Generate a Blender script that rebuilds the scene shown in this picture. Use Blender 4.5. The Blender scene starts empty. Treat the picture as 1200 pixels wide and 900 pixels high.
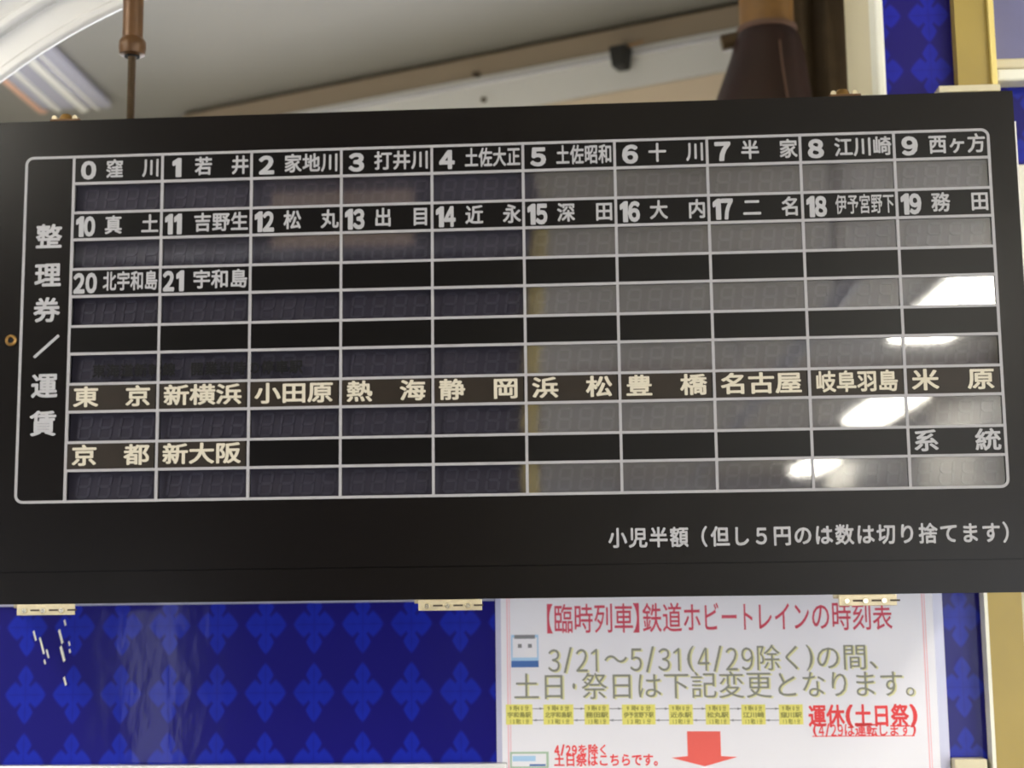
import bpy, bmesh, math, random
from mathutils import Matrix, Vector
random.seed(7)
SC = bpy.context.scene
COL = SC.collection
PI = math.pi

# ------------------------------------------------------------------ camera
# metres; the board's face lies in the plane y = 0, the camera on its -y side
FPX = 1750.0
cam_d = bpy.data.cameras.new('camera')
cam = bpy.data.objects.new('camera', cam_d)
COL.objects.link(cam)
SC.camera = cam
ROWS = [(0.99801, 0.06204, -0.01215), (-0.0206, 0.1373, -0.9903), (-0.0605, 0.9885, 0.1383)]
right = Vector(ROWS[0]).normalized()
fwd = Vector(ROWS[2]); fwd = (fwd - right * fwd.dot(right)).normalized()
up = right.cross(fwd)
CAM = Vector((0.0762, -1.0234, 1.6850))
cam.matrix_world = Matrix(((right.x, up.x, -fwd.x, CAM.x), (right.y, up.y, -fwd.y, CAM.y),
                           (right.z, up.z, -fwd.z, CAM.z), (0, 0, 0, 1)))
cam_d.sensor_width = 36.0
cam_d.lens = FPX / 1200 * 36
cam_d.clip_start = 0.02
cam_d.dof.use_dof = True
cam_d.dof.focus_distance = 0.935
cam_d.dof.aperture_fstop = 8.0

def W(px, py, y):
    """point of the plane at depth y that stands at photo pixel (px, py)"""
    d = right * ((px - 600) / FPX) - up * ((py - 450) / FPX) + fwd
    return CAM + d * ((y - CAM.y) / d.y)

# ------------------------------------------------------------------ light
world = bpy.data.worlds.new('overcast_sky')
SC.world = world
world.use_nodes = True
bg = world.node_tree.nodes['Background']
bg.inputs[0].default_value = (0.92, 0.95, 1.0, 1)
bg.inputs[1].default_value = 4.2
LAMP = 17.0          # emission of the fluorescent diffusers
vs = SC.view_settings
vs.view_transform = 'Standard'; vs.look = 'None'; vs.gamma = 1.0; vs.use_curve_mapping = False
vs.exposure = 0.6

# ------------------------------------------------------------------ materials
def srgb(r, g, b):
    f = lambda c: (c / 255 / 12.92) if c / 255 <= 0.04045 else ((c / 255 + 0.055) / 1.055) ** 2.4
    return (f(r), f(g), f(b), 1)

def mat(name, col, rough=0.5, metal=0.0, spec=0.5, noise=0.0, nscale=20, bump=0.0, bscale=200, coat=0.0, emit=0.0, coat_rough=0.05):
    m = bpy.data.materials.new(name); m.use_nodes = True
    nt = m.node_tree; b = nt.nodes['Principled BSDF']
    c = srgb(*col)
    b.inputs['Base Color'].default_value = c
    b.inputs['Roughness'].default_value = rough
    b.inputs['Metallic'].default_value = metal
    b.inputs['Specular IOR Level'].default_value = spec
    b.inputs['Coat Weight'].default_value = coat
    b.inputs['Coat Roughness'].default_value = coat_rough
    tc = nt.nodes.new('ShaderNodeTexCoord')
    if noise:
        n = nt.nodes.new('ShaderNodeTexNoise'); n.inputs['Scale'].default_value = nscale; n.inputs['Detail'].default_value = 5
        nt.links.new(tc.outputs['Object'], n.inputs['Vector'])
        r = nt.nodes.new('ShaderNodeValToRGB')
        r.color_ramp.elements[0].position = 0.3; r.color_ramp.elements[1].position = 0.7
        r.color_ramp.elements[0].color = tuple(x * (1 - noise) for x in c[:3]) + (1,)
        r.color_ramp.elements[1].color = tuple(min(1, x * (1 + noise)) for x in c[:3]) + (1,)
        nt.links.new(n.outputs['Fac'], r.inputs[0]); nt.links.new(r.outputs[0], b.inputs['Base Color'])
    if bump:
        n = nt.nodes.new('ShaderNodeTexNoise'); n.inputs['Scale'].default_value = bscale
        nt.links.new(tc.outputs['Object'], n.inputs['Vector'])
        bp = nt.nodes.new('ShaderNodeBump'); bp.inputs['Strength'].default_value = bump; bp.inputs['Distance'].default_value = 0.002
        nt.links.new(n.outputs['Fac'], bp.inputs['Height']); nt.links.new(bp.outputs[0], b.inputs['Normal'])
    if emit:
        b.inputs['Emission Color'].default_value = c; b.inputs['Emission Strength'].default_value = emit
    return m

def mathn(nt, op, a, b=None, clamp=False):
    n = nt.nodes.new('ShaderNodeMath'); n.operation = op; n.use_clamp = clamp
    for i, v in enumerate((a, b)):
        if v is None: continue
        if isinstance(v, (int, float)): n.inputs[i].default_value = v
        else: nt.links.new(v, n.inputs[i])
    return n.outputs[0]

def flower_mat(name, x0, z0, px, pz, lo, hi, coat=0.28, film=0.14):
    """blue laminate printed with rows of four-petalled diamond flowers, under a slightly wavy clear film"""
    m = bpy.data.materials.new(name); m.use_nodes = True
    nt = m.node_tree; b = nt.nodes['Principled BSDF']
    tc = nt.nodes.new('ShaderNodeTexCoord'); sx = nt.nodes.new('ShaderNodeSeparateXYZ')
    nt.links.new(tc.outputs['Object'], sx.inputs[0])
    def fold(v, o, p):          # signed distance to the nearest motif centre
        t = mathn(nt, 'DIVIDE', mathn(nt, 'SUBTRACT', v, o), p)
        fr = mathn(nt, 'SUBTRACT', t, mathn(nt, 'ROUND', t))
        return mathn(nt, 'MULTIPLY', mathn(nt, 'ABSOLUTE', fr), p)
    ax = fold(sx.outputs['X'], x0, px); az = fold(sx.outputs['Z'], z0, pz)
    def rhomb(cx, cz, hx, hz):
        a = mathn(nt, 'DIVIDE', mathn(nt, 'ABSOLUTE', mathn(nt, 'SUBTRACT', ax, cx)), hx)
        c = mathn(nt, 'DIVIDE', mathn(nt, 'ABSOLUTE', mathn(nt, 'SUBTRACT', az, cz)), hz)
        return mathn(nt, 'ADD', mathn(nt, 'POWER', a, 1.25), mathn(nt, 'POWER', c, 1.25))
    d = mathn(nt, 'MINIMUM', mathn(nt, 'MINIMUM', rhomb(0, 0.0130, 0.0062, 0.0090), rhomb(0.0078, 0, 0.0080, 0.0098)), rhomb(0, 0, 0.0080, 0.0105))
    fill = mathn(nt, 'MULTIPLY', mathn(nt, 'SUBTRACT', 1.12, d), 2.6, True)
    vein = mathn(nt, 'MULTIPLY', mathn(nt, 'SUBTRACT', 1.0, mathn(nt, 'MULTIPLY', mathn(nt, 'MINIMUM', ax, az), 900.0, True)), 0.22)
    core = mathn(nt, 'MULTIPLY', mathn(nt, 'SUBTRACT', 1.0, mathn(nt, 'MULTIPLY', d, 1.6, True)), 0.2)
    f = mathn(nt, 'MULTIPLY', fill, mathn(nt, 'SUBTRACT', mathn(nt, 'SUBTRACT', 1.0, vein), core))
    nz = nt.nodes.new('ShaderNodeTexNoise'); nz.inputs['Scale'].default_value = 30
    nt.links.new(tc.outputs['Object'], nz.inputs['Vector'])
    f = mathn(nt, 'MULTIPLY', f, mathn(nt, 'ADD', 0.7, mathn(nt, 'MULTIPLY', nz.outputs['Fac'], 0.6)))
    mx = nt.nodes.new('ShaderNodeMix'); mx.data_type = 'RGBA'
    mx.inputs[6].default_value = srgb(*lo); mx.inputs[7].default_value = srgb(*hi)
    nt.links.new(f, mx.inputs[0]); nt.links.new(mx.outputs[2], b.inputs['Base Color'])
    b.inputs['Roughness'].default_value = 0.45
    b.inputs['Specular IOR Level'].default_value = 0.15
    b.inputs['Coat Weight'].default_value = coat; b.inputs['Coat Roughness'].default_value = 0.10
    mp = nt.nodes.new('ShaderNodeMapping'); mp.inputs['Scale'].default_value = (1, 1, 0.45)
    nt.links.new(tc.outputs['Object'], mp.inputs[0])
    n2 = nt.nodes.new('ShaderNodeTexNoise'); n2.inputs['Scale'].default_value = 22; n2.inputs['Detail'].default_value = 4
    nt.links.new(mp.outputs[0], n2.inputs['Vector'])
    bp = nt.nodes.new('ShaderNodeBump'); bp.inputs['Strength'].default_value = film; bp.inputs['Distance'].default_value = 0.004
    nt.links.new(n2.outputs['Fac'], bp.inputs['Height']); nt.links.new(bp.outputs[0], b.inputs['Coat Normal'])
    return m

def pane_mat(name, tint, gloss):
    """smoked acrylic: lets the digits behind it through and mirrors the car"""
    m = bpy.data.materials.new(name); m.use_nodes = True
    nt = m.node_tree; nt.nodes.remove(nt.nodes['Principled BSDF'])
    tr = nt.nodes.new('ShaderNodeBsdfTransparent'); tr.inputs[0].default_value = tint
    gl = nt.nodes.new('ShaderNodeBsdfGlossy'); gl.inputs['Roughness'].default_value = 0.035
    gl.inputs[0].default_value = (1, 1, 1, 1)
    mx = nt.nodes.new('ShaderNodeMixShader'); mx.inputs[0].default_value = gloss
    nt.links.new(tr.outputs[0], mx.inputs[1]); nt.links.new(gl.outputs[0], mx.inputs[2])
    nt.links.new(mx.outputs[0], nt.nodes['Material Output'].inputs[0])
    return m

M = {}
M['door'] = mat('satin_black_paint', (17, 14, 13), 0.25, spec=0.24, noise=0.08, nscale=9, bump=0.02, bscale=900)
M['plate'] = mat('black_film', (13, 11, 11), 0.28, spec=0.25)
M['plate_brown'] = mat('brown_black_label_film', (36, 28, 20), 0.40, spec=0.35, noise=0.12, nscale=60)
M['print'] = mat('pale_grey_print', (168, 167, 170), 0.6, spec=0.2)
M['line'] = mat('grey_line_print', (162, 160, 163), 0.6, spec=0.2)
M['cream_print'] = mat('cream_print', (198, 190, 172), 0.6, spec=0.2)
M['dark_print'] = mat('faint_black_print', (12, 11, 12), 0.6, spec=0.2)
M['led_bed'] = mat('dark_display_bed', (46, 43, 52), 0.6)
M['digit'] = mat('unlit_segment', (62, 59, 67), 0.5)
M['pane'] = pane_mat('smoked_acrylic', (0.86, 0.85, 0.90, 1), 0.165)
M['alu'] = mat('brushed_aluminium', (190, 188, 186), 0.35, 0.9, noise=0.1, nscale=80)
M['case'] = mat('grey_steel_case', (120, 120, 122), 0.5, 0.3)
M['hinge'] = mat('cream_plated_steel', (205, 192, 160), 0.4, 0.35, noise=0.12, nscale=150)
M['screw'] = mat('bright_screw', (235, 228, 205), 0.22, 0.8)
M['dark_gap'] = mat('dark_slot', (70, 58, 45), 0.6)
M['brass'] = mat('old_brass', (150, 116, 66), 0.38, 0.8, noise=0.2, nscale=200)
M['blackhole'] = mat('hole_black', (6, 6, 6), 0.9)
M['cream_trim'] = mat('cream_enamel', (214, 204, 172), 0.35, noise=0.05, nscale=8)
M['white_trim'] = mat('white_gloss_plastic', (225, 224, 222), 0.18, coat=0.6, noise=0.03, nscale=12)
M['edge_white'] = mat('white_rubber_edge', (236, 234, 218), 0.4)
M['yellow'] = mat('ochre_yellow_enamel', (164, 142, 70), 0.35, noise=0.05, nscale=18)
M['yellow_edge'] = mat('pale_yellow_edge', (236, 214, 130), 0.35)
M['paper'] = mat('laminated_paper', (232, 230, 236), 0.5, coat=0.5, coat_rough=0.12, bump=0.15, bscale=18)
M['film_edge'] = mat('laminate_margin', (190, 190, 214), 0.25, coat=0.6)
M['red_ink'] = mat('red_ink', (208, 76, 96), 0.6)
M['bright_red'] = mat('bright_red_ink', (232, 70, 72), 0.6)
M['pink_ink'] = mat('pink_ink', (240, 178, 184), 0.6)
M['olive_ink'] = mat('olive_grey_ink', (140, 140, 128), 0.6)
M['yellow_shadow'] = mat('pale_yellow_ink', (224, 220, 165), 0.6)
M['box_ink'] = mat('yellow_box_ink', (232, 224, 118), 0.6)
M['box_text'] = mat('box_text_ink', (146, 142, 72), 0.6)
M['blue_ink'] = mat('blue_ink', (70, 110, 175), 0.6)
M['pale_blue_ink'] = mat('pale_blue_ink', (165, 200, 230), 0.6)
M['green_ink'] = mat('grey_green_ink', (165, 190, 165), 0.6)
M['grey_ink'] = mat('grey_ink', (130, 130, 134), 0.6)
M['arrow'] = mat('coral_red_ink', (234, 98, 88), 0.6)
M['bronze'] = mat('bronze_paint', (92, 62, 32), 0.4, 0.25, noise=0.18, nscale=60)
M['bronze_dark'] = mat('dark_bronze_thread', (78, 62, 42), 0.45, 0.5, noise=0.2, nscale=200)
M['cab_ceiling'] = mat('cab_ceiling_melamine', (128, 126, 123), 0.40, noise=0.02, nscale=4)
M['fascia'] = mat('beige_fascia', (136, 122, 108), 0.45)
M['shade_and_screw_dark'] = mat('gap_shade_and_screws', (62, 50, 36), 0.7)  # holds the shade of the header gap; also colours the header screws
M['head_grey'] = mat('pale_grey_enamel', (205, 205, 208), 0.3, coat=0.3)
M['head_beige'] = mat('beige_enamel', (184, 168, 150), 0.4, noise=0.03, nscale=6)
M['duct_white'] = mat('pale_duct_plastic', (165, 165, 182), 0.25, coat=0.4)
M['peach'] = mat('peach_strip', (215, 170, 148), 0.35)
M['tan'] = mat('tan_pipe_paint', (128, 92, 48), 0.4, noise=0.25, nscale=30)
M['maroon'] = mat('dark_maroon_leatherette', (40, 13, 10), 0.5, noise=0.2, nscale=30, bump=0.2, bscale=60)
M['seam'] = mat('worn_seam', (104, 78, 68), 0.6)
M['brown_curtain'] = mat('dark_brown_curtain_cloth', (72, 58, 42), 0.85, noise=0.12, nscale=60, bump=0.3, bscale=400)
M['black'] = mat('black_rubber', (16, 15, 14), 0.5)
M['lavender'] = mat('frosted_lavender_panel', (112, 112, 152), 0.3, noise=0.18, nscale=9)
M['cabin_wall'] = mat('pale_cabin_melamine', (206, 203, 196), 0.45, noise=0.03, nscale=5)
M['cabin_ceiling'] = mat('cabin_ceiling_melamine', (204, 196, 176), 0.4, noise=0.03, nscale=3)
M['floor'] = mat('grey_lino', (140, 138, 136), 0.5, noise=0.15, nscale=40)
M['navy'] = mat('navy_blocker_cloth', (22, 22, 40), 0.9, noise=0.15, nscale=50)
M['dark_blocker'] = mat('dark_grey_blocker', (78, 76, 84), 0.5)
M['seat'] = mat('blue_moquette', (40, 56, 128), 0.9, noise=0.3, nscale=60)
M['ad'] = mat('taupe_poster', (232, 208, 192), 0.6)
M['lamp'] = mat('lit_diffuser', (255, 250, 236), 0.5, emit=LAMP)
M['flower'] = flower_mat('flower_print_blue_laminate', -0.3625, 1.6130, 0.03666, 0.0502, (16, 10, 108), (16, 34, 158))
M['flower_upper'] = flower_mat('flower_print_blue_laminate_upper', 0.3345, 2.1236, 0.03666, 0.0440, (24, 14, 104), (24, 30, 156), coat=0.25)

# ------------------------------------------------------------------ mesh helpers
class MB:
    def __init__(s): s.v = []; s.f = []
    def box(s, x0, x1, y0, y1, z0, z1):
        b = len(s.v)
        s.v += [(x0, y0, z0), (x1, y0, z0), (x1, y1, z0), (x0, y1, z0), (x0, y0, z1), (x1, y0, z1), (x1, y1, z1), (x0, y1, z1)]
        s.f += [tuple(b + i for i in q) for q in ((0, 3, 2, 1), (4, 5, 6, 7), (0, 1, 5, 4), (1, 2, 6, 5), (2, 3, 7, 6), (3, 0, 4, 7))]
        return s
    def prism(s, pts, y0, y1):
        """outline in (x, z), extruded from y0 (front) to y1"""
        b = len(s.v); n = len(pts)
        s.v += [(x, y0, z) for x, z in pts] + [(x, y1, z) for x, z in pts]
        s.f += [tuple(b + i for i in range(n)), tuple(b + n + i for i in reversed(range(n)))]
        s.f += [(b + (i + 1) % n, b + i, b + n + i, b + n + (i + 1) % n) for i in range(n)]
        return s
    def tube(s, p0, p1, r0, r1=None, n=16, caps=True):
        r1 = r0 if r1 is None else r1
        p0 = Vector(p0); p1 = Vector(p1); d = (p1 - p0).normalized()
        a = d.orthogonal().normalized(); c = d.cross(a); b = len(s.v)
        for p, r in ((p0, r0), (p1, r1)):
            for i in range(n):
                t = 2 * PI * i / n
                s.v.append(tuple(p + a * math.cos(t) * r + c * math.sin(t) * r))
        s.f += [(b + i, b + (i + 1) % n, b + n + (i + 1) % n, b + n + i) for i in range(n)]
        if caps: s.f += [tuple(b + i for i in reversed(range(n))), tuple(b + n + i for i in range(n))]
        return s
    def lathe(s, c, prof, n=24):
        """profile of (radius, z) turned round the vertical axis at c"""
        b = len(s.v)
        for r, z in prof:
            for i in range(n):
                t = 2 * PI * i / n
                s.v.append((c[0] + r * math.cos(t), c[1] + r * math.sin(t), c[2] + z))
        for k in range(len(prof) - 1):
            s.f += [(b + k * n + i, b + k * n + (i + 1) % n, b + (k + 1) * n + (i + 1) % n, b + (k + 1) * n + i) for i in range(n)]
        s.f += [tuple(b + i for i in reversed(range(n))), tuple(b + (len(prof) - 1) * n + i for i in range(n))]
        return s
    def grid(s, fn, nu, nv):
        b = len(s.v)
        for j in range(nv + 1):
            for i in range(nu + 1): s.v.append(tuple(fn(i / nu, j / nv)))
        for j in range(nv):
            for i in range(nu):
                a = b + j * (nu + 1) + i
                s.f.append((a, a + 1, a + nu + 2, a + nu + 1))
        return s
    def mesh(s, name, smooth=False):
        m = bpy.data.meshes.new(name); m.from_pydata(s.v, [], s.f)
        bm = bmesh.new(); bm.from_mesh(m); bmesh.ops.recalc_face_normals(bm, faces=bm.faces); bm.to_mesh(m); bm.free()
        if smooth:
            for p in m.polygons: p.use_smooth = True
            m.set_sharp_from_angle(angle=math.radians(35))
        return m
    def build(s, name, m, parent=None, smooth=False, bevel=0.0, origin=None, label=None):
        me = s.mesh(name, smooth); me.materials.append(m)
        o = bpy.data.objects.new(name, me); COL.objects.link(o)
        if parent: attach(o, parent)
        if bevel:
            bv = o.modifiers.new('bevel', 'BEVEL'); bv.width = bevel; bv.segments = 2; bv.limit_method = 'ANGLE'
        if label: o['label'] = label
        return o

LOC = {}                       # world place of every parent, all unrotated
def wloc(o): return LOC.get(o.name, Vector((0, 0, 0)))
def attach(o, parent):
    o.parent = parent
    o.location = Vector(o.location) - wloc(parent)
def inst(me, name, loc, parent, label=None):
    o = bpy.data.objects.new(name, me); COL.objects.link(o)
    o.parent = parent; o.location = Vector(loc) - wloc(parent)
    LOC[o.name] = Vector(loc)
    if label: o['label'] = label
    return o
def thing(name, label, cat, loc=(0, 0, 0), group=None):
    o = bpy.data.objects.new(name, None); COL.objects.link(o); o.empty_display_size = 0.05
    o.location = loc; LOC[o.name] = Vector(loc)
    o['label'] = label; o['category'] = cat
    if group: o['group'] = group
    return o
def tag(o, label, cat, group=None):
    o['label'] = label; o['category'] = cat
    if group: o['group'] = group
    return o
def struct(o, label=None):
    o['kind'] = 'structure'
    if label: o['label'] = label; 
    return o

_cache = {}
def glyph(ch, bold, heavy=True):
    if ch == '１' and not heavy:
        return [(0.40, 0, 0), (0.465, 0, 0), (0.465, 0.72, 0), (0.42, 0.72, 0), (0.24, 0.60, 0), (0.24, 0.53, 0), (0.40, 0.62, 0)], [(0, 1, 2, 3, 4, 5, 6)]
    if ch == '１':          # a plain upright one with a flag and no foot
        return [(0.38, 0, 0), (0.58, 0, 0), (0.58, 0.72, 0), (0.44, 0.72, 0), (0.22, 0.60, 0), (0.22, 0.46, 0), (0.38, 0.53, 0)], [(0, 1, 2, 3, 4, 5, 6)]
    k = (ch, bold)
    if k not in _cache:
        cu = bpy.data.curves.new('glyph', 'FONT'); cu.body = ch; cu.offset = bold; cu.resolution_u = 3
        t = bpy.data.objects.new('glyph', cu); COL.objects.link(t)
        dg = bpy.context.evaluated_depsgraph_get(); dg.update()
        m = bpy.data.meshes.new_from_object(t.evaluated_get(dg))
        _cache[k] = ([tuple(v.co) for v in m.vertices], [tuple(p.vertices) for p in m.polygons])
        bpy.data.objects.remove(t); bpy.data.curves.remove(cu); bpy.data.meshes.remove(m)
    return _cache[k]

def lettering(name, items, y, m, parent, y_of=None, label=None):
    """items: (char, x0, z0, width, height, bold[, fit]) - the em box stands at x0, z0; fit stretches the ink itself into the box"""
    v = []; f = []
    for it in items:
        ch, x0, z0, w, h, bold = it[:6]; fit = it[6] if len(it) > 6 else False
        gv, gf = glyph(ch, 0.015 if fit and bold > 0.02 else 0.0, bold > 0.02)
        if not gv: continue
        if fit:
            xs = [p[0] for p in gv]; zs = [p[1] for p in gv]
            sx = w / (max(xs) - min(xs)); sz = h / (max(zs) - min(zs)); ox = -min(xs); oz = -min(zs)
        else:
            sx = w; sz = h; ox = 0; oz = 0.11
        shifts = [(0, 0)] if not bold else [(0, 0)] + [(bold * math.cos(k * PI / 4 + 0.3), bold * math.sin(k * PI / 4 + 0.3)) for k in range(8)]
        for k, (dx_, dz_) in enumerate(shifts):       # heavier strokes: the same glyph laid down again, a hair aside
            b = len(v)
            v += [(x0 + (p[0] + ox + dx_) * sx, y - k * 4e-6, z0 + (p[1] + oz + dz_) * sz) for p in gv]
            f += [tuple(b + i for i in q) for q in gf]
    me = bpy.data.meshes.new(name); me.from_pydata(v, [], f); me.materials.append(m)
    # print faces the viewer
    bm = bmesh.new(); bm.from_mesh(me)
    for fc in bm.faces:
        fc.normal_update()
        if fc.normal.y > 0: fc.normal_flip()
    bm.to_mesh(me); bm.free()
    o = bpy.data.objects.new(name, me); COL.objects.link(o)
    if parent: attach(o, parent)
    if label: o['label'] = label
    return o

def row(text, x0, x1, z0, h, bold, sx=1.0):
    """characters spread evenly from x0 to x1 (em boxes), height h"""
    n = len(text); p = (x1 - x0) / n
    return [(c, x0 + i * p + p * (1 - sx) / 2, z0, p * sx, h, bold) for i, c in enumerate(text) if c not in ' 　']

# ------------------------------------------------------------------ the setting
struct(MB().box(-1.60, 1.60, -9.6, 2.1, -0.05, 0.0).build('floor', M['floor']))
struct(MB().box(-1.60, 1.60, -9.6, 0.10, 2.45, 2.50).build('ceiling', M['cabin_ceiling']))
struct(MB().box(-1.60, 1.60, 0.25, 2.10, 2.45, 2.50).build('ceiling', M['cab_ceiling']))
# cabin side walls with window openings (daylight)
def side_wall(name, x0, x1, blind=False):
    b = MB()
    b.box(x0, x1, -9.6, 2.1, 0, 0.95).box(x0, x1, -9.6, 2.1, 1.80, 2.45)
    segs = [(-9.6, -8.6), (-7.5, -7.3), (-6.2, -6.0), (-4.9, -4.7), (-3.6, -3.4), (-2.3, -2.1), (-1.0, 0.55), (1.35, 2.1)]
    if blind: segs[-2:] = [(-1.0, 2.1)]
    for a, c in segs: b.box(x0, x1, a, c, 0.95, 1.80)
    return struct(b.build(name, M['cabin_wall']))
side_wall('wall_left', -1.60, -1.50, True)
side_wall('wall_right', 1.50, 1.60)
struct(MB().box(-1.50, 1.50, -9.6, -9.5, 0, 2.45).build('wall_back', M['cabin_wall']))
# the partition that carries the board: pale frame, blue flower laminate, doorway to the cab above
XO = 0.2965                                   # edge of the opening
ZL = 1.5616                                   # foot of the laminate
wf = struct(MB().box(-1.50, XO, 0.115, 0.25, 0, 2.0).box(XO, 1.50, 0.115, 0.25, 0, 2.45).box(-1.50, XO, 0.10, 0.25, 2.27, 2.45)
            .build('wall_front', M['cream_trim']))
MB().box(-1.50, 0.3505, 0.10, 0.115, ZL, 2.0).build('laminate_panel', M['flower'], wf, label='blue laminate printed with lighter diamond flowers, below the board')
MB().box(XO + 0.003, 0.352, 0.10, 0.115, 2.0, 2.45).build('laminate_panel', M['flower_upper'], wf, label='blue laminate printed with lighter diamond flowers, right of the opening')
struct(MB().box(XO - 0.004, XO + 0.003, 0.096, 0.12, 2.0, 2.45).build('trim_1', M['edge_white'], None, bevel=0.002))
struct(MB().box(-1.50, 0.0015, 0.090, 0.115, 1.52, ZL).build('trim_2', M['white_trim'], None, bevel=0.001))
struct(MB().box(0.3225, 0.3455, 0.088, 0.115, 1.545, 1.5632).build('trim_3', M['cream_trim'], None, bevel=0.001))
# thin pale rail under the board
struct(MB().box(-1.50, -0.0065, 0.0975, 0.115, 1.6790, 1.6815).build('trim_4', M['duct_white'], None))
# ochre post right of the laminate
post = struct(MB().box(0.3515, 0.3762, 0.088, 0.115, 1.2, 2.45).build('trim_5', M['yellow'], None), 'ochre yellow upright strip running behind the right end of the board')
MB().box(0.3490, 0.3515, 0.0865, 0.115, 1.2, 2.0).build('edge_lip', M['edge_white'], post)
MB().box(0.3760, 0.3800, 0.0840, 0.115, 2.0, 2.45).build('edge_lip', M['yellow_edge'], post)
p0 = W(1100, 106, 0.08)
br = MB().box(p0.x, 0.380, 0.078, 0.1145, p0.z - 0.002, p0.z + 0.0028).build('trim_6', M['cream_trim'], None)
struct(br, 'thin cream ledge at the foot of the upper ochre strip')
# right of the post: frosted panel, its sill, blue below, then white standing in for outdoor light
fr = struct(MB().box(0.3805, 0.62, 0.100, 0.1149, 2.085, 2.45).build('window_1', M['lavender'], None), 'grey lavender frosted panel in the top right corner')
MB().box(0.3805, 0.62, 0.094, 0.1148, 2.0765, 2.085).build('window_frame', M['cream_trim'], fr, bevel=0.002)
MB().box(0.3805, 0.62, 0.088, 0.1148, 2.0650, 2.0745).build('window_sill', M['edge_white'], fr, bevel=0.002)
struct(MB().box(0.3805, 0.62, 0.104, 0.1149, 1.98, 2.065).build('wall_right_panel', M['flower'], None))
b = MB().box(0.3768, 0.62, 0.092, 0.1147, 1.50, 2.001)
struct(b.build('trim_7', M['edge_white'], None, bevel=0.003))  # white standing in for outdoor light

# glints of the film beside the left hinge, put into pale slivers
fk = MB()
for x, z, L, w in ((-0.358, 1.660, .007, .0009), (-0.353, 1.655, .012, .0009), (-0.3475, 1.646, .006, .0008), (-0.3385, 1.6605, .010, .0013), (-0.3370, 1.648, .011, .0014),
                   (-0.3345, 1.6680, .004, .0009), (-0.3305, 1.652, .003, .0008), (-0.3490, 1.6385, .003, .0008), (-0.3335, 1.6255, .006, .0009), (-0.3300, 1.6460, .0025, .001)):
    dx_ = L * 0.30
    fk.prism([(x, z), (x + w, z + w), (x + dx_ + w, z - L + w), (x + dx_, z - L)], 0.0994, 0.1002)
fk.build('film_glints', M['edge_white'], wf, label='pale slivers painted as glints on the clear film beside the left hinge')['kind'] = 'stuff'

# arched white moulding in the opening's upper left corner
cx, cz, R = -0.1102, 1.7187, 0.4740
def arch(r0, r1, y0, y1):
    mb = MB(); n = 40; a0, a1 = math.radians(70), math.radians(170)
    vs_, k = [], 0
    for i in range(n + 1):
        a = a0 + (a1 - a0) * i / n
        for r, y in ((r0, y0), (r1, y0), (r1, y1), (r0, y1)):
            mb.v.append((cx + r * math.cos(a), y, cz + r * math.sin(a)))
    for i in range(n):
        for q in range(4):
            mb.f.append((i * 4 + q, i * 4 + (q + 1) % 4, (i + 1) * 4 + (q + 1) % 4, (i + 1) * 4 + q))
    mb.f += [(0, 1, 2, 3), (n * 4 + 3, n * 4 + 2, n * 4 + 1, n * 4)]
    return mb
ar = struct(arch(R + 0.004, R + 0.30, 0.099, 0.1035).build('trim_8', M['white_trim'], None, smooth=True, bevel=0.003), 'white arched moulding round the upper left corner of the opening')
arch(R, R + 0.010, 0.0965, 0.104).build('moulding_lip', M['white_trim'], ar, smooth=True, bevel=0.003)
arch(R + 0.030, R + 0.040, 0.090, 0.11).build('moulding_rib', M['white_trim'], ar, smooth=True, bevel=0.003)
arch(R + 0.058, R + 0.100, 0.084, 0.11).build('moulding_band', M['white_trim'], ar, smooth=True, bevel=0.006)

# ------------------------------------------------------------------ cab behind the opening
A = Vector((-0.5802, 1.2324, 0)); Bp = Vector((0.2582, 0.8592, 0))
d = (Bp - A).normalized(); nrm = Vector((d.y, -d.x, 0))           # nrm points towards the camera
if nrm.y > 0: nrm = -nrm
def header(z0, z1, o0, o1, start=0.0, end=1.9):
    """bar along the windscreen header, its face pushed o0 (top) and o1 (bottom) towards the camera"""
    mb = MB()
    for t in (start, end):
        p = A + d * t
        for z, o in ((z1, o0), (z0, o1), (z0, -0.05), (z1, -0.05)):
            q = p + nrm * o; mb.v.append((q.x, q.y, z))
    mb.f = [(0, 1, 5, 4), (1, 2, 6, 5), (2, 3, 7, 6), (3, 0, 4, 7), (0, 3, 2, 1), (4, 5, 6, 7)]
    return mb
hd = struct(header(2.412, 2.4425, 0.0, 0.0).build('trim_9', M['fascia'], None, bevel=0.001), 'stepped beige and grey header running slantwise above the windscreen')
header(2.4425, 2.4495, -0.008, -0.008).build('gap_shade', M['shade_and_screw_dark'], hd)  # recess shade under the ceiling, put into a dark colour
header(2.397, 2.411, 0.004, 0.006).build('cover_strip', M['head_grey'], hd, bevel=0.002)
header(2.3985, 2.4000, 0.010, 0.010).build('bead', M['duct_white'], hd)
header(2.352, 2.396, 0.003, 0.010).build('cover_panel', M['head_grey'], hd)
header(2.20, 2.351, 0.008, -0.02).build('lower_panel', M['head_beige'], hd)
def on_header(px, py, o=0.012):
    """where the sight line through a photo pixel meets the header face"""
    dr = W(px, py, 1.0) - CAM
    q = A + nrm * o
    t = (q - Vector((CAM.x, CAM.y, 0))).dot(nrm) / Vector((dr.x, dr.y, 0)).dot(nrm)
    return CAM + dr * t
for px, py in ((557, 87), (567, 117)):
    p = on_header(px, py, 0.008)
    MB().tube(p - nrm * 0.01, p + nrm * 0.003, 0.0045, 0.0035, 12).build('screw', M['shade_and_screw_dark'], hd, smooth=True)
p = on_header(727, 67, 0.02)
ck = thing('cable_clip', 'small black clip with a wire tail on the grey windscreen header', 'clip', p)
mb = MB()
u = d
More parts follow.
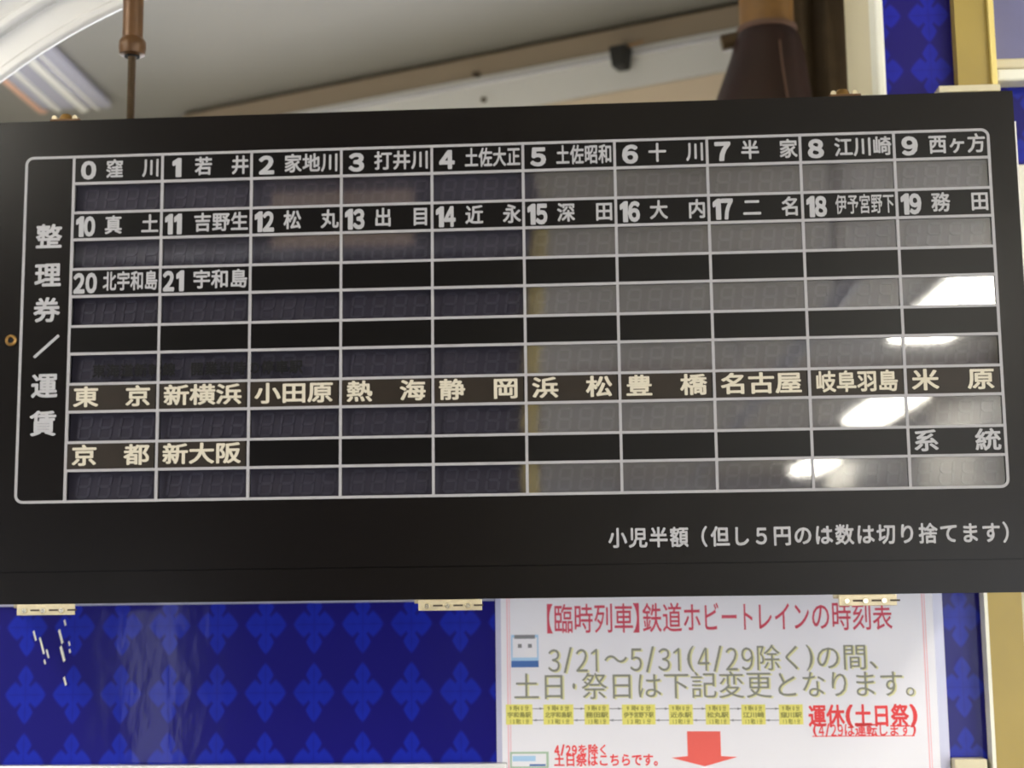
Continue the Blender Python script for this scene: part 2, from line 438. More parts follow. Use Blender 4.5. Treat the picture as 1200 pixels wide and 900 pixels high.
def cbox(p, w0, w1, h0, h1, t0, t1):
    m_ = MB()
    for h, w in ((h0, w0), (h1, w1)):
        for su, sn in ((-1, t0), (1, t0), (1, t1), (-1, t1)):
            q = p + u * (su * w / 2) + nrm * sn; m_.v.append((q.x, q.y, p.z + h))
    m_.f = [(0, 1, 2, 3), (7, 6, 5, 4), (0, 4, 5, 1), (1, 5, 6, 2), (2, 6, 7, 3), (3, 7, 4, 0)]
    return m_
cbox(p, 0.017, 0.026, -0.016, 0.014, -0.014, 0.012).build('clip_body', M['black'], ck, bevel=0.003)
q0 = p + Vector((0, 0, 0.012)); q1 = q0 + u * 0.034 + Vector((0, 0, 0.004))
MB().tube(q0, q1, 0.002, 0.0015, 8).build('wire_tail', M['tan'], ck, smooth=True)

struct(MB().box(-1.50, 0.2, 1.36, 1.40, 1.9, 2.45).build('cab_sky_blocker', M['cab_ceiling']))  # unseen wall added to keep sky light off the cab ceiling
# ribbed white duct on the cab ceiling
dk = thing('ceiling_duct', 'white ribbed duct on the cab ceiling at the upper left, peach strip along its side', 'duct', (-0.725, 0.90, 2.45))
MB().box(-0.785, -0.672, 0.45, 1.17, 2.436, 2.4499).build('duct_body', M['duct_white'], dk, bevel=0.006)
MB().box(-0.722, -0.708, 0.45, 1.168, 2.430, 2.4365).build('rib', M['white_trim'], dk, bevel=0.003)
MB().box(-0.697, -0.693, 0.45, 1.168, 2.433, 2.4365).build('rib', M['white_trim'], dk, bevel=0.001)
MB().box(-0.760, -0.752, 0.45, 1.168, 2.432, 2.4365).build('rib', M['white_trim'], dk, bevel=0.001)
MB().box(-0.800, -0.786, 0.45, 1.20, 2.441, 2.4499).build('side_strip', M['peach'], dk, bevel=0.002)
# shallow raised ceiling crease
c0, c1 = Vector((-0.4751, 0.9938)), Vector((-0.1641, 0.8201)); dd = (c1 - c0).normalized(); nn = Vector((-dd.y, dd.x))
a0 = c0 - dd * 0.0; a1 = c0 + dd * 1.4
mb = MB(); 
for (P_, z_) in ((a0, 2.4499), (a1, 2.4499), (a1 - nn * 0.8, 2.4499), (a0 - nn * 0.8, 2.4499)): mb.v.append((P_.x, P_.y, z_))
for (P_, z_) in ((a0, 2.446), (a1, 2.446), (a1 - nn * 0.8, 2.446), (a0 - nn * 0.8, 2.446)): mb.v.append((P_.x, P_.y, z_))
mb.f = [(0, 1, 2, 3), (7, 6, 5, 4), (0, 4, 5, 1), (1, 5, 6, 2), (2, 6, 7, 3), (3, 7, 4, 0)]
struct(mb.build('trim_10', M['cab_ceiling'], None, bevel=0.0035), 'slightly lowered panel of the cab ceiling')

# tan duct pipe with its maroon boot
bt = thing('pipe_boot', 'dark maroon leatherette boot flaring below a tan pipe, behind the board', 'pipe boot', (0.245, 0.45, 2.12))
MB().lathe((0.2520, 0.45, 0), [(0.0275, 2.24), (0.0275, 2.30), (0.029, 2.303), (0.029, 2.312), (0.0275, 2.315), (0.0275, 2.4498)], 32).build('pipe', M['tan'], bt, smooth=True)
b = MB()
def boot(uu, vv):
    a = uu * 2 * PI; z = 2.05 + vv * 0.202
    r = 0.072 - 0.0425 * vv ** 1.25 if vv < 0.97 else 0.0295 - 0.004 * (vv - 0.97) / 0.03
    r += 0.0025 * math.sin(a * 5 + 1) * (1 - vv)
    xc = 0.229 + 0.023 * min(1, vv * 1.15)
    return (xc + r * math.cos(a), 0.45 + r * math.sin(a), z)
b.grid(boot, 48, 20)
b.build('boot', M['maroon'], bt, smooth=True)
pts = []
for i in range(12):
    vv = 0.15 + 0.72 * i / 11
    a = -PI / 2 + 0.15 + 0.55 * (1 - vv)
    x, y, z = boot((a / (2 * PI)) % 1, vv); pts.append(Vector((x, y - 0.0005, z)))
sm = MB()
for q, r_ in zip(pts, pts[1:]): sm.tube(q, r_, 0.0011, n=6, caps=False)
sm.build('seam', M['seam'], bt, smooth=True)
MB().lathe((0.2520, 0.45, 2.2455), [(0.0275, 0), (0.0305, 0.001), (0.0305, 0.006), (0.0275, 0.007)], 32).build('collar', M['seam'], bt, smooth=True)
cl = MB().tube((0.206, 0.452, 2.2385), (0.226, 0.452, 2.2425), 0.0085, 0.0085, 16).build('clamp_bolt', M['bronze_dark'], bt, smooth=True)

# dark brown curtain hanging in the cab's right side
def cur(uu, vv):
    x = 0.262 + uu * 0.30
    return (x, 0.62 + 0.012 * math.sin(uu * 38) + 0.006 * math.sin(uu * 87 + vv * 2), 1.2 + vv * 1.245)
cb = MB().grid(cur, 120, 8).build('cab_curtain', M['brown_curtain'], None, smooth=True)
sd = cb.modifiers.new('thick', 'SOLIDIFY'); sd.thickness = 0.003
tag(cb, 'dark brown folded curtain hanging beside the cream edge of the opening', 'curtain')
MB().tube((0.24, 0.62, 2.440), (0.60, 0.62, 2.440), 0.005).build('curtain_rail', M['bronze_dark'], cb)

# bronze hanger rod above the board
hr = thing('hanger_rod', 'bronze hanger rod with a collar and thin threaded shaft above the board', 'rod', (-0.2770, 0.055, 2.02))
hx, hy = -0.2774, 0.055
MB().lathe((hx, hy, 0), [(0.0078, 2.1085), (0.0078, 2.4499)], 28).build('sleeve', M['bronze'], hr, smooth=True)
MB().lathe((hx, hy, 0), [(0.0062, 2.0952), (0.0094, 2.0965), (0.0104, 2.1015), (0.0102, 2.1065), (0.0082, 2.1095)], 28).build('collar', M['bronze'], hr, smooth=True)
MB().lathe((hx, hy, 0), [(0.0060, 2.0947), (0.0060, 2.0953)], 20).build('collar_mouth', M['blackhole'], hr)
prof = []
z = 2.0235
while z < 2.098:
    prof += [(0.0029, z), (0.0034, z + 0.0009)]; z += 0.0018
MB().lathe((hx, hy, 0), prof, 16).build('threaded_shaft', M['bronze_dark'], hr, smooth=False)

# ------------------------------------------------------------------ the fare display board
CW, HA, HB, HW = 0.0648, 0.01975, 0.02165, 0.0349
X0, Z0 = -0.3, 2.0
X1 = X0 + 10 * CW; ZB = Z0 - 6 * (HA + HB); XL = X0 - HW
board = thing('fare_display_board', 'wide black fare display board ruled into sixty cells with white station names', 'display board', (0, 0.05, 1.681))
DX0, DX1, DZ0, DZ1 = -0.385, 0.3666, 1.681, 2.0275
MB().box(DX0 + 0.01, 0.344, 0.016, 0.0995, 1.6835, 2.022).build('case', M['case'], board, label='grey steel box behind the black face')
# door: a frame of solid bars that leaves sixty window openings, then a bed behind
dr = MB()
dr.box(DX0, DX1, 0.0, 0.016, Z0, DZ1)
dr.box(DX0, DX1, 0.0, 0.016, 1.7035, ZB)
dr.box(DX0 + 0.001, DX1 - 0.001, 0.003, 0.0155, 1.70, 1.7036)
dr.box(DX0, X0, 0.0, 0.016, ZB, Z0).box(X1, DX1, 0.0, 0.016, ZB, Z0)
for r in range(6):
    zt = Z0 - r * (HA + HB)
    dr.box(X0, X1, 0.0, 0.016, zt - HA, zt)
dr.build('door', M['door'], board)
MB().box(DX0, DX1, 0.0006, 0.016, DZ0, 1.7028).build('lower_flange', M['door'], board)
MB().box(DX1, DX1 + 0.0012, 0.0005, 0.016, DZ0, DZ1 - 0.022).build('edge_strip', M['alu'], board, label='thin bright metal edge down the right side')
MB().box(DX0, X1, 0.0150, 0.0158, ZB, Z0).build('backing', M['blackhole'], board)

# printed ruling with rounded outer corners
t = 0.0019; g = MB(); yl = -0.0003
for c in range(0, 11 - 1):
    x = X0 + c * CW
    g.box(x - t / 2, x + t / 2, yl, 0.0012, ZB, Z0)
for r in range(1, 12):
    zt = Z0 - (r // 2) * (HA + HB) - (HA if r % 2 else 0)
    g.box(X0, X1, yl + 0.00005, 0.0012, zt - t / 2, zt + t / 2)
rr = 0.005; outl = []
def corner(cx_, cz_, a0_):
    return [(cx_, cz_, a0_ + k * PI / 16) for k in range(9)]
for (cx_, cz_, a0_) in ((X1 - rr, Z0 - rr, 0), (XL + rr, Z0 - rr, PI / 2), (XL + rr, ZB + rr, PI), (X1 - rr, ZB + rr, 1.5 * PI)):
    outl += corner(cx_, cz_, a0_)
n = len(outl); bb = len(g.v)
for (cx_, cz_, a) in outl:
    for r_, y_ in ((rr + t / 2, yl), (rr - t / 2, yl), (rr - t / 2, 0.0001), (rr + t / 2, 0.0001)):
        g.v.append((cx_ + r_ * math.cos(a), y_ - 0.0001, cz_ + r_ * math.sin(a)))
for i in range(n):
    j = (i + 1) % n
    for q in range(4):
        g.f.append((bb + i * 4 + q, bb + i * 4 + (q + 1) % 4, bb + j * 4 + (q + 1) % 4, bb + j * 4 + q))
g.build('grid_lines', M['line'], board, label='pale grey ruled lines with rounded outer corners')

# heading down the left strip
for ch, cy in (('整', 277), ('理', 322), ('券', 363), ('運', 452), ('賃', 496)):
    pc = W(57.5 - (cy - 277) * 0.031, cy, 0)
    lettering('heading_character', [(ch, pc.x - 0.0098, pc.z - 0.0092, 0.0196, 0.0186, 0.028)], -0.0002, M['print'], board)
pa, pb = W(40, 419, 0), W(69, 393, 0)
dv = (pb - pa).normalized(); nv = Vector((-dv.z, 0, dv.x)) * 0.0010
MB().prism([(pa.x + nv.x, pa.z + nv.z), (pa.x - nv.x, pa.z - nv.z), (pb.x - nv.x, pb.z - nv.z), (pb.x + nv.x, pb.z + nv.z)], -0.0003, 0.0001).build('heading_stroke', M['print'], board)

names = [
    [('0', '窪　川'), ('1', '若　井'), ('2', '家地川'), ('3', '打井川'), ('4', '土佐大正'), ('5', '土佐昭和'), ('6', '十　川'), ('7', '半　家'), ('8', '江川崎'), ('9', '西ヶ方')],
    [('10', '真　土'), ('11', '吉野生'), ('12', '松　丸'), ('13', '出　目'), ('14', '近　永'), ('15', '深　田'), ('16', '大　内'), ('17', '二　名'), ('18', '伊予宮野下'), ('19', '務　田')],
    [('20', '北宇和島'), ('21', '宇和島')] + [None] * 8,
    [None] * 10,
    [('', '東　京'), ('', '新横浜'), ('', '小田原'), ('', '熱　海'), ('', '静　岡'), ('', '浜　松'), ('', '豊　橋'), ('', '名古屋'), ('', '岐阜羽島'), ('', '米　原')],
    [('', '京　都'), ('', '新大阪')] + [None] * 7 + [('w', '系　統')],
]
e = 0.0006
plate_me = MB().box(e, CW - e, -0.0001, 0.0004, -HA + e, -e).mesh('name_plate')
plate_me.materials.append(M['plate'])
brown_me = MB().box(e, CW - e - 0.0012, -0.00015, 0.0004, -HA + e, -e).mesh('name_plate')
brown_me.materials.append(M['plate_brown'])
FULL = {c: chr(ord(c) + 0xFEE0) for c in '0123456789'}
def digit_box(txt, x0, z0):
    out = []
    if len(txt) == 1:
        out.append((FULL[txt], x0 + (0.0058 if txt != '1' else 0.0078), z0, 0.0100 if txt != '1' else 0.0056, 0.0128, 0.036, True))
    else:
        x = x0 + 0.0024
        for ch in txt:
            w = 0.0074 if ch != '1' else 0.0048
            out.append((FULL[ch], x + (0.0008 if ch == '1' else 0), z0, w, 0.0138, 0.036, True)); x += w + (0.0015 if ch != '1' else 0.0017)
    return out
for r in range(6):
    zt = Z0 - r * (HA + HB)
    for c in range(10):
        x = X0 + c * CW; nm = names[r][c]
        br_ = nm is not None and r in (4, 5) and nm[0] != 'w'
        pl = inst(brown_me if br_ else plate_me, 'name_plate', (x, 0, zt), board)
        if nm is None: continue
        num, s = nm
        pl['label'] = ('brown-black label strip with cream station name ' if br_ else 'black strip with ' + ('stop number and ' if num and num != 'w' else '') + 'white name ') + s.replace('　', '')
        if num and num != 'w':
            lettering('stop_number', digit_box(num, x, zt - HA + 0.0026 + (0.0006 if len(num) == 1 else 0)), -0.0003, M['print'], pl)
            n_ = max(3, len(s))
            a0_, a1_ = x + 0.0233, x + 0.0632
            if len(s) > 4: a0_ = x + 0.0225
            lettering('station_name', row(s, a0_, a1_, zt - HA + 0.0034, 0.0142 if len(s) < 4 else 0.0146, 0.024 if len(s) < 5 else 0.014, 0.98), -0.0003, M['print'], pl)
        elif num == 'w':
            lettering('station_name', row(s, x + 0.0015, x + 0.0635, zt - HA + 0.0028, 0.0156, 0.024, 0.86), -0.0003, M['print'], pl)
        else:
            lettering('station_name', row(s, x + 0.0040, x + 0.0600, zt - HA + 0.0032, 0.0152, 0.026, 1.0), -0.0003, M['cream_print'], pl)

# fare windows: bed, four unlit seven-segment digits, smoked pane
def seg_digit():
    mb = MB(); w, h, t_ = 0.0082, 0.0152, 0.0018; sh = 0.14
    def seg(pts): mb.prism([(px_ + sh * pz_, pz_) for px_, pz_ in pts], 0, 0.0006)
    def hor(z_, x0_, x1_): seg([(x0_, z_), (x0_ + t_ / 2, z_ + t_ / 2), (x1_ - t_ / 2, z_ + t_ / 2), (x1_, z_), (x1_ - t_ / 2, z_ - t_ / 2), (x0_ + t_ / 2, z_ - t_ / 2)])
    def ver(x_, z0_, z1_): seg([(x_, z0_), (x_ + t_ / 2, z0_ + t_ / 2), (x_ + t_ / 2, z1_ - t_ / 2), (x_, z1_), (x_ - t_ / 2, z1_ - t_ / 2), (x_ - t_ / 2, z0_ + t_ / 2)])
    gp = 0.0003
    for z_ in (-h / 2, 0, h / 2): hor(z_, -w / 2 + gp, w / 2 - gp)
    for x_ in (-w / 2, w / 2):
        ver(x_, gp, h / 2 - gp); ver(x_, -h / 2 + gp, -gp)
    me = mb.mesh('digit'); me.materials.append(M['digit']); return me
dg_me = seg_digit()
bed_me = MB().box(0.0006, CW - 0.0006, 0.0062, 0.0140, -HB + 0.0003, -0.0003).mesh('fare_window'); bed_me.materials.append(M['led_bed'])
pane_me = bpy.data.meshes.new('pane')
pane_me.from_pydata([(e, 0.0012, -HB + e), (CW - e, 0.0012, -HB + e), (CW - e, 0.0012, -e), (e, 0.0012, -e)], [], [(0, 1, 2, 3)]); pane_me.materials.append(M['pane'])
for r in range(6):
    zt = Z0 - r * (HA + HB) - HA
    for c in range(10):
        x = X0 + c * CW
        fw = inst(bed_me, 'fare_window', (x, 0, zt), board)
        for k in range(4):
            inst(dg_me, 'digit', (x + CW * (0.175 + 0.228 * k), 0.0056, zt - HB / 2), fw)
        inst(pane_me, 'pane', (x, 0, zt), fw)
# faint black print across three windows of the fourth row
p0, p1 = W(107, 441, 0), W(355, 420, 0)
zt = Z0 - 3 * (HA + HB) - HA
lettering('faint_lettering', row('東海道新幹線　開業当時の停車駅', p0.x, p1.x, zt - HB + 0.0045, 0.0098, 0.03, 0.95), 0.0009, M['dark_print'], board, label='faint black lettering across three fare windows')

# footer
p0, p1 = W(713, 648, 0), W(1192, 622, 0)
s = '小児半額（但し５円のは数は切り捨てます）'
pitch = (p1.x - p0.x + 0.004) / len(s)
lettering('footer_lettering', [(c, p0.x + i * pitch - (0.001 if c == '（' else 0), 1.7141, pitch * 0.93, 0.0142, 0.026) for i, c in enumerate(s)], -0.0002, M['print'], board)
p = W(966, 621, 0)
MB().tube((p.x, -0.0006, p.z), (p.x, 0.0001, p.z), 0.0012, n=10).build('paint_fleck', M['print'], board)

# hinges under the door, catches on top, lock grommet
def hinge(xa, xb, name='hinge'):
    z1 = 1.6812; h = MB().box(xa, xb, 0.000, 0.0014, z1 - 0.0078, z1 - 0.0004).build(name, M['hinge'], board, bevel=0.0004)
    MB().tube((xa - 0.003, 0.0040, z1 - 0.0008), (xb - 0.003, 0.0040, z1 - 0.0008), 0.0021, n=14).build('barrel', M['hinge'], h, smooth=True)
    L = xb - xa
    for k in range(3):
        xs = xa + L * (0.14 + 0.32 * k)
        MB().tube((xs, -0.0012, z1 - 0.0046), (xs, 0.0002, z1 - 0.0046), 0.0017, 0.0022, 12).build('screw', M['screw'], h, smooth=True)
        MB().box(xs + 0.004, xs + 0.0105, -0.0004, 0.0001, z1 - 0.0050, z1 - 0.0038).build('slot', M['dark_gap'], h)
hinge(-0.3315, -0.2905); hinge(-0.0515, -0.0080); hinge(0.2320, 0.2705)
def catch(xa, xb, flip=1):
    z = 2.0275
    h = MB().box(xa, xb, 0.001, 0.014, z, z + 0.0020).build('catch', M['bronze'], board, bevel=0.0005)
    xm = (xa + xb) / 2
    MB().lathe((xm - 0.001, 0.0075, z), [(0.0055, 0.0018), (0.0048, 0.0050), (0.0036, 0.0066)], 18).build('knob', M['brass'], h, smooth=True)
    for xx in (xa + 0.003, xb - 0.004):
        MB().tube((xx, 0.002, z + 0.003), (xx, 0.012, z + 0.003), 0.0019, n=12).build('barrel', M['hinge'], h, smooth=True)
catch(-0.3195, -0.2975); catch(0.2405, 0.2625)
p = W(13, 399, 0)
b = MB(); nb = 24
for i in range(nb):
    a = 2 * PI * i / nb
    for k in range(10):
        c_ = 2 * PI * k / 10; r_ = 0.0031 + 0.0012 * math.cos(c_)
        b.v.append((p.x + r_ * math.cos(a), -0.0003 + 0.0012 * math.sin(c_), p.z + r_ * math.sin(a)))
for i in range(nb):
    for k in range(10):
        b.f.append((i * 10 + k, i * 10 + (k + 1) % 10, ((i + 1) % nb) * 10 + (k + 1) % 10, ((i + 1) % nb) * 10 + k))
gr = b.build('grommet', M['brass'], board, smooth=True, label='small brass ring left of the ruled frame')
MB().tube((p.x, -0.0004, p.z), (p.x, 0.0002, p.z), 0.0022, n=16).build('hole', M['blackhole'], gr)

# ------------------------------------------------------------------ the notice on the wall
PY = 0.0985
ns = thing('notice_poster', 'white laminated timetable notice with red and grey Japanese print under the board', 'poster', (0.155, PY, 1.5))
def px_rect(a, b_, c_, d_):                                   # photo rectangle -> wall x0, x1, z0, z1
    u0, u1 = W(a, (b_ + d_) / 2, PY), W(c_, (b_ + d_) / 2, PY); t0, t1 = W((a + c_) / 2, b_, PY), W((a + c_) / 2, d_, PY)
    return u0.x, u1.x, t1.z, t0.z
PX0, PX1, PZ0, PZ1 = -0.0022, 0.3148, 1.40, 1.72
MB().box(PX0 - 0.004, PX1 + 0.007, PY + 0.0003, PY + 0.0012, PZ0 - 0.004, PZ1 + 0.001).build('laminate_margin', M['film_edge'], ns)
MB().box(PX0, PX1, PY, PY + 0.0010, PZ0, PZ1).build('sheet', M['paper'], ns)
bl = MB()
for xa in (0.0022, 0.3068): 
    bl.box(xa, xa + 0.0007, PY - 0.00015, PY, PZ0 + 0.004, PZ1 - 0.002).box(xa + 0.0018, xa + 0.0023, PY - 0.00015, PY, PZ0 + 0.004, PZ1 - 0.002)
bl.build('border_line', M['pink_ink'], ns)
def prow(name, text, x0, y0, x1, y1, m, bold, sx=1.0, widths=None, dy=0.0002):
    a, c_, z0_, z1_ = px_rect(x0, y0, x1, y1)
    wd = widths or [1.0] * len(text); tot = sum(wd); unit = (c_ - a) / tot; it = []; x = a
    for ch, w_ in zip(text, wd):
        p_ = (c_ - a) * w_ / tot
        fullw = ch in '0123456789/()'
        if ch not in ' 　':
            if ch in '0123456789': it.append((FULL[ch], x + p_ * 0.12, z0_ + (z1_ - z0_) * 0.04, p_ * (0.76 if ch != '1' else 0.45), (z1_ - z0_) * 0.84, bold, True))
            elif ch in '/()': it.append((ch, x + p_ * 0.15, z0_, p_ * 0.7, (z1_ - z0_) * 0.95, bold, True))
            elif ch in '】、。': it.append((ch, x - (0.06 * unit if ch == '】' else 0), z0_, unit, (z1_ - z0_) * 1.02, bold))
            else: it.append((ch, x, z0_ + (z1_ - z0_) * 0.0, p_ * sx, (z1_ - z0_) * 1.02, bold))
        x += p_
    return lettering(name, it, PY - dy, m, ns)
prow('title_lettering', '【臨時列車】鉄道ホビートレインの時刻表', 627, 705, 1046, 741, M['red_ink'], 0.008,
     widths=[0.95, 1.05, 1.05, 1.05, 1.05, 0.42, 1.05, 1.05, 1, .95, 0.95, .85, .95, .95, .95, 1.05, 1.05, 1.05, 1.05])
t1 = '3/21〜5/31(4/29除く)の間、'
w1 = [0.62, .5, .62, .55, 1.0, .62, .5, .62, .55, .4, .62, .5, .62, .62, 1.0, .95, .4, 1.05, 1.05, .9]
t2 = '土日・祭日は下記変更となります。'
w2 = [1, 1, .5, 1, 1, 1, 1, 1, 1, 1, 1, .95, .9, .95, .95, .8]
prow('body_lettering_shadow', t1, 642, 756, 1046, 788, M['yellow_shadow'], 0.0, widths=w1, dy=0.0001)
prow('body_lettering', t1, 640, 755, 1044, 787, M['olive_ink'], 0.0, widths=w1)
prow('body_lettering_shadow', t2, 603, 787, 1088, 820, M['yellow_shadow'], 0.0, widths=w2, dy=0.0001)
prow('body_lettering', t2, 601, 786, 1086, 819, M['olive_ink'], 0.0, widths=w2)
prow('red_lettering', '運休(土日祭)', 947, 825, 1076, 852, M['bright_red'], 0.03, widths=[1, 1, .5, 1, 1, 1, .5])
prow('small_red_lettering', '(4/29は運転します)', 952, 847, 1074, 863, M['bright_red'], 0.02, widths=[.5, .6, .5, .6, .6, 1, 1, 1, 1, 1, 1, .5])
prow('small_red_lettering', '4/29を除く', 649, 872, 713, 885, M['bright_red'], 0.03, widths=[.6, .5, .6, .6, 1, 1, 1])
prow('small_red_lettering', '土日祭はこちらです。', 649, 883, 779, 898, M['bright_red'], 0.03)
a, c_, z0_, z1_ = px_rect(952, 862, 1072, 863); MB().box(a, c_, PY - 0.0002, PY, z0_, z1_).build('underline', M['bright_red'], ns)
# stop boxes joined by lines
boxes = [(593, 624, '宇和島駅'), (637, 672, '北宇和島駅'), (685, 714, '務田駅'), (729, 768, '伊予宮野下駅'), (784, 812, '近永駅'), (827, 855, '松丸駅'), (869, 897, '江川崎'), (913, 941, '窪川駅')]
for i, (a, b_, s) in enumerate(boxes):
    q = px_rect(a, 825.5, b_, 849)
    bx = MB().box(q[0], q[1], PY - 0.0002, PY, q[2], q[3]).build('stop_box', M['box_ink'], ns)
    it = []
    hh = (q[3] - q[2]) / 3
    for k, tx in enumerate(('9時40分', s, '13時21分')):
        sh = 0.14 if k != 1 else 0.05
        it += row(tx, q[0] + (q[1] - q[0]) * sh, q[1] - (q[1] - q[0]) * sh, q[3] - hh * (k + 0.97), hh * 0.86, 0.03)
    lettering('box_lettering', it, PY - 0.0003, M['box_text'], bx)
ln = MB()
for (a, b_, _), (c0_, d_, _) in zip(boxes, boxes[1:]):
    q = px_rect(b_, 830, c0_, 831); ln.box(q[0], q[1], PY - 0.00015, PY, q[2], q[3])
    ln.prism([(q[1], (q[2] + q[3]) / 2), (q[1] - 0.003, q[3] + 0.0006), (q[1] - 0.003, q[2] - 0.0006)], PY - 0.0002, PY)
    q = px_rect(b_, 843.5, c0_, 844.5); ln.box(q[0], q[1], PY - 0.00015, PY, q[2], q[3])
    ln.prism([(q[0], (q[2] + q[3]) / 2), (q[0] + 0.003, q[3] + 0.0006), (q[0] + 0.003, q[2] - 0.0006)], PY - 0.0002, PY)
ln.build('route_line', M['grey_ink'], ns)
def PP(x, y): q = W(x, y, PY); return (q.x, q.z)
MB().prism([PP(805, 857), PP(844, 857), PP(845, 886), PP(864, 887), PP(826, 898), PP(787, 888), PP(806, 886)], PY - 0.0003, PY).build('down_arrow', M['arrow'], ns)
# little train pictures
q = px_rect(599, 744, 631, 782)
tp = MB().box(q[0], q[1], PY - 0.0002, PY, q[2], q[3]).build('train_picture', M['pale_blue_ink'], ns, label='little printed train front, white with a blue band')
w_, h_ = q[1] - q[0], q[3] - q[2]
MB().box(q[0] + w_ * .05, q[1] - w_ * .05, PY - 0.0003, PY, q[2] + h_ * .3, q[3] - h_ * .08).build('train_front', M['paper'], tp)
MB().box(q[0], q[1], PY - 0.00035, PY, q[2], q[2] + h_ * .2).build('blue_band', M['blue_ink'], tp)
MB().box(q[0] + w_ * .12, q[1] - w_ * .12, PY - 0.00035, PY, q[3] - h_ * .12, q[3]).build('roof', M['grey_ink'], tp)
for k in (0.25, 0.62): MB().box(q[0] + w_ * k, q[0] + w_ * (k + .14), PY - 0.00035, PY, q[2] + h_ * .6, q[2] + h_ * .72).build('cab_window', M['grey_ink'], tp)
q = px_rect(598, 881, 643, 900)
tp = MB().box(q[0], q[1], PY - 0.0002, PY, q[2], q[3]).build('train_picture', M['green_ink'], ns, label='little printed train seen from the side')
w_, h_ = q[1] - q[0], q[3] - q[2]
MB().box(q[0] + w_ * .04, q[1] - w_ * .06, PY - 0.0003, PY, q[2] + h_ * .1, q[3] - h_ * .12).build('train_body', M['paper'], tp)
MB().box(q[0] + w_ * .06, q[1] - w_ * .34, PY - 0.00035, PY, q[2] + h_ * .42, q[3] - h_ * .25).build('window_band', M['pale_blue_ink'], tp)
MB().box(q[0] + w_ * .5, q[1] - w_ * .08, PY - 0.00035, PY, q[2] + h_ * .12, q[2] + h_ * .24).build('blue_band', M['blue_ink'], tp)

# ------------------------------------------------------------------ the car behind the camera, seen only in the reflections
def lamp(x, y, L, w, label):
    o = thing('ceiling_lamp', label, 'ceiling lamp', (x, y, 2.45), 'fluorescent ceiling lamps')
    MB().box(x - w / 2 - 0.02, x + w / 2 + 0.02, y - L / 2 - 0.02, y + L / 2 + 0.02, 2.425, 2.4499).build('housing', M['white_trim'], o)
    MB().box(x - w / 2, x + w / 2, y - L / 2, y + L / 2, 2.41, 2.4255).build('diffuser', M['lamp'], o)
WL = 'fluorescent ceiling lamp on the %s side of the car, %s'  # the nearest lamp on each side is added, unseen, to light the board
for x, y, wh in ((1.02, -0.75, 'added nearest the board to light its face'), (1.02, -2.95, 'second from the board'), (1.24, -5.2, 'third from the board'), (1.35, -8.1, 'farthest from the board')):
    lamp(x, y, 0.95, 0.17, WL % ('right', wh))
for x, y, wh in ((-0.95, -0.75, 'added near the board to light it'), (-0.95, -3.1, 'behind the added navy panels')):
    lamp(x, y, 0.95, 0.17, WL % ('left', wh))
# added navy sheets darken left reflections, slits let streaks through; bowed pale grab pole beside
for xa_, xb_, lb in ((-1.48, -1.00, 'leftmost dark navy panel added to darken the reflections, behind the photographer, against the left wall'),
                     (-0.91, -0.285, 'widest dark navy panel added to darken the reflections, behind the photographer, between the two slits'),
                     (-0.245, -0.06, 'narrow dark navy panel added to darken the reflections, behind the photographer, next to the grab pole')):
    nc = MB().grid(lambda uu, vv: (xa_ + uu * (xb_ - xa_), -2.20 + 0.012 * math.sin((xa_ + uu * (xb_ - xa_)) * 50), 0.02 + vv * 2.40), max(20, int((xb_ - xa_) * 100)), 4).build('reflection_darkener', M['navy'], None, smooth=True)
    nc.modifiers.new('thick', 'SOLIDIFY').thickness = 0.004
    tag(nc, lb, 'curtain', 'added navy panels')
def val(uu, vv):
    return (-1.48 + uu * 1.42, -2.15 + 0.010 * math.sin(uu * 80), 1.67 + vv * 0.75)
vl = MB().grid(val, 160, 3).build('streak_blocker', M['navy'], None, smooth=True)  # added sheet, keeps the slit streaks out of the window reflections
vl.modifiers.new('thick', 'SOLIDIFY').thickness = 0.004
tag(vl, 'deep navy valance added across the top of the navy panels to keep streaks off the fare windows', 'valance')
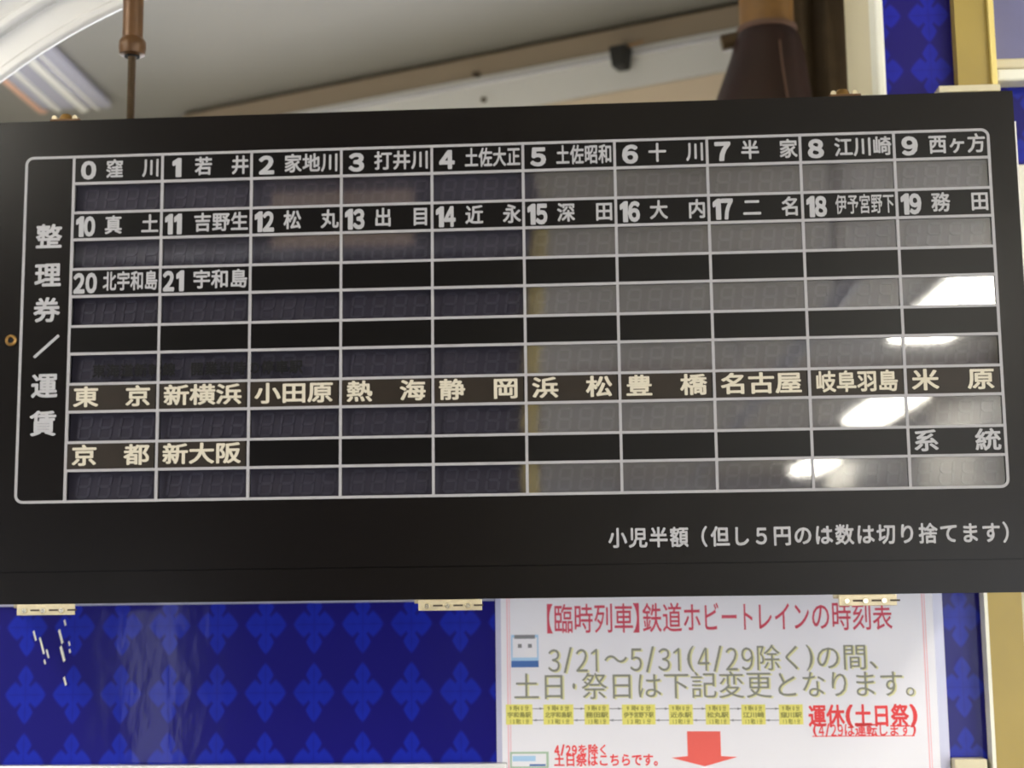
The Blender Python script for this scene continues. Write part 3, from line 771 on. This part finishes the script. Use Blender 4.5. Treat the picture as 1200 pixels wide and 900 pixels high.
struct(MB().box(-1.50, -0.04, -2.32, -1.05, 2.440, 2.4499).build('trim_11', M['dark_blocker']), 'dark grey panel under the ceiling left of the lamps, added to darken the upper left fare windows')  # added dark panel, dims what the upper left windows mirror
for k, y_ in enumerate((-2.5, -4.1, -6.4, -8.9)):
    struct(MB().box(-0.03, 1.50, y_ - 0.03, y_ + 0.03, 2.440, 2.4499).build('trim_%d' % (12 + k), M['head_beige'], bevel=0.003))
rl = thing('hand_rail', 'long steel hand rail hung under the car ceiling, right of the middle', 'rail', (0.5, -5.2, 2.2))  # rail added to bring streaks into what the right fare windows mirror
MB().tube((0.5, -9.3, 2.20), (0.5, -1.4, 2.20), 0.016, n=14).build('bar', M['alu'], rl, smooth=True)
for y_ in (-1.6, -3.6, -5.6, -7.6, -9.2): MB().tube((0.5, y_, 2.20), (0.5, y_, 2.4499), 0.011, n=12).build('bracket', M['alu'], rl, smooth=True)
pts = [(-0.02 - 0.05 * math.sin((z_ - 1.2) * 2.2), -1.96, z_) for z_ in [0.0 + 2.44 * i / 24 for i in range(25)]]
gp = MB()
for q, r_ in zip(pts, pts[1:]): gp.tube(q, r_, 0.0165, n=14, caps=False)
tag(gp.build('grab_pole', M['yellow_edge'], None, smooth=True), 'bowed pale yellow grab pole, mirrored as a streak in the middle fare windows', 'pole')
ad = MB().box(-0.54, -0.27, -1.70, -1.695, 2.335, 2.4395).build('hanging_placard', M['ad'], None)
tag(ad, 'taupe placard hung from the car ceiling, mirrored in the upper left fare windows', 'placard')
# bench seats along both sides
for sx_ in (-1, 1):
    st = thing('bench_seat', 'blue moquette bench seat along the %s side of the car' % ('left' if sx_ < 0 else 'right'), 'bench', (sx_ * 1.1, -5.5, 0))
    xa, xb = sorted((sx_ * 1.49, sx_ * 1.02)); xc, xd = sorted((sx_ * 1.49, sx_ * 1.39))
    MB().box(xa, xb, -8.5, -2.3, 0.30, 0.46).build('seat', M['seat'], st, bevel=0.03)
    MB().box(xc, xd, -8.5, -2.3, 0.46, 0.93).build('backrest', M['seat'], st, bevel=0.03)
    MB().box(xa, xb, -8.45, -2.35, 0.0, 0.30).build('plinth', M['case'], st)
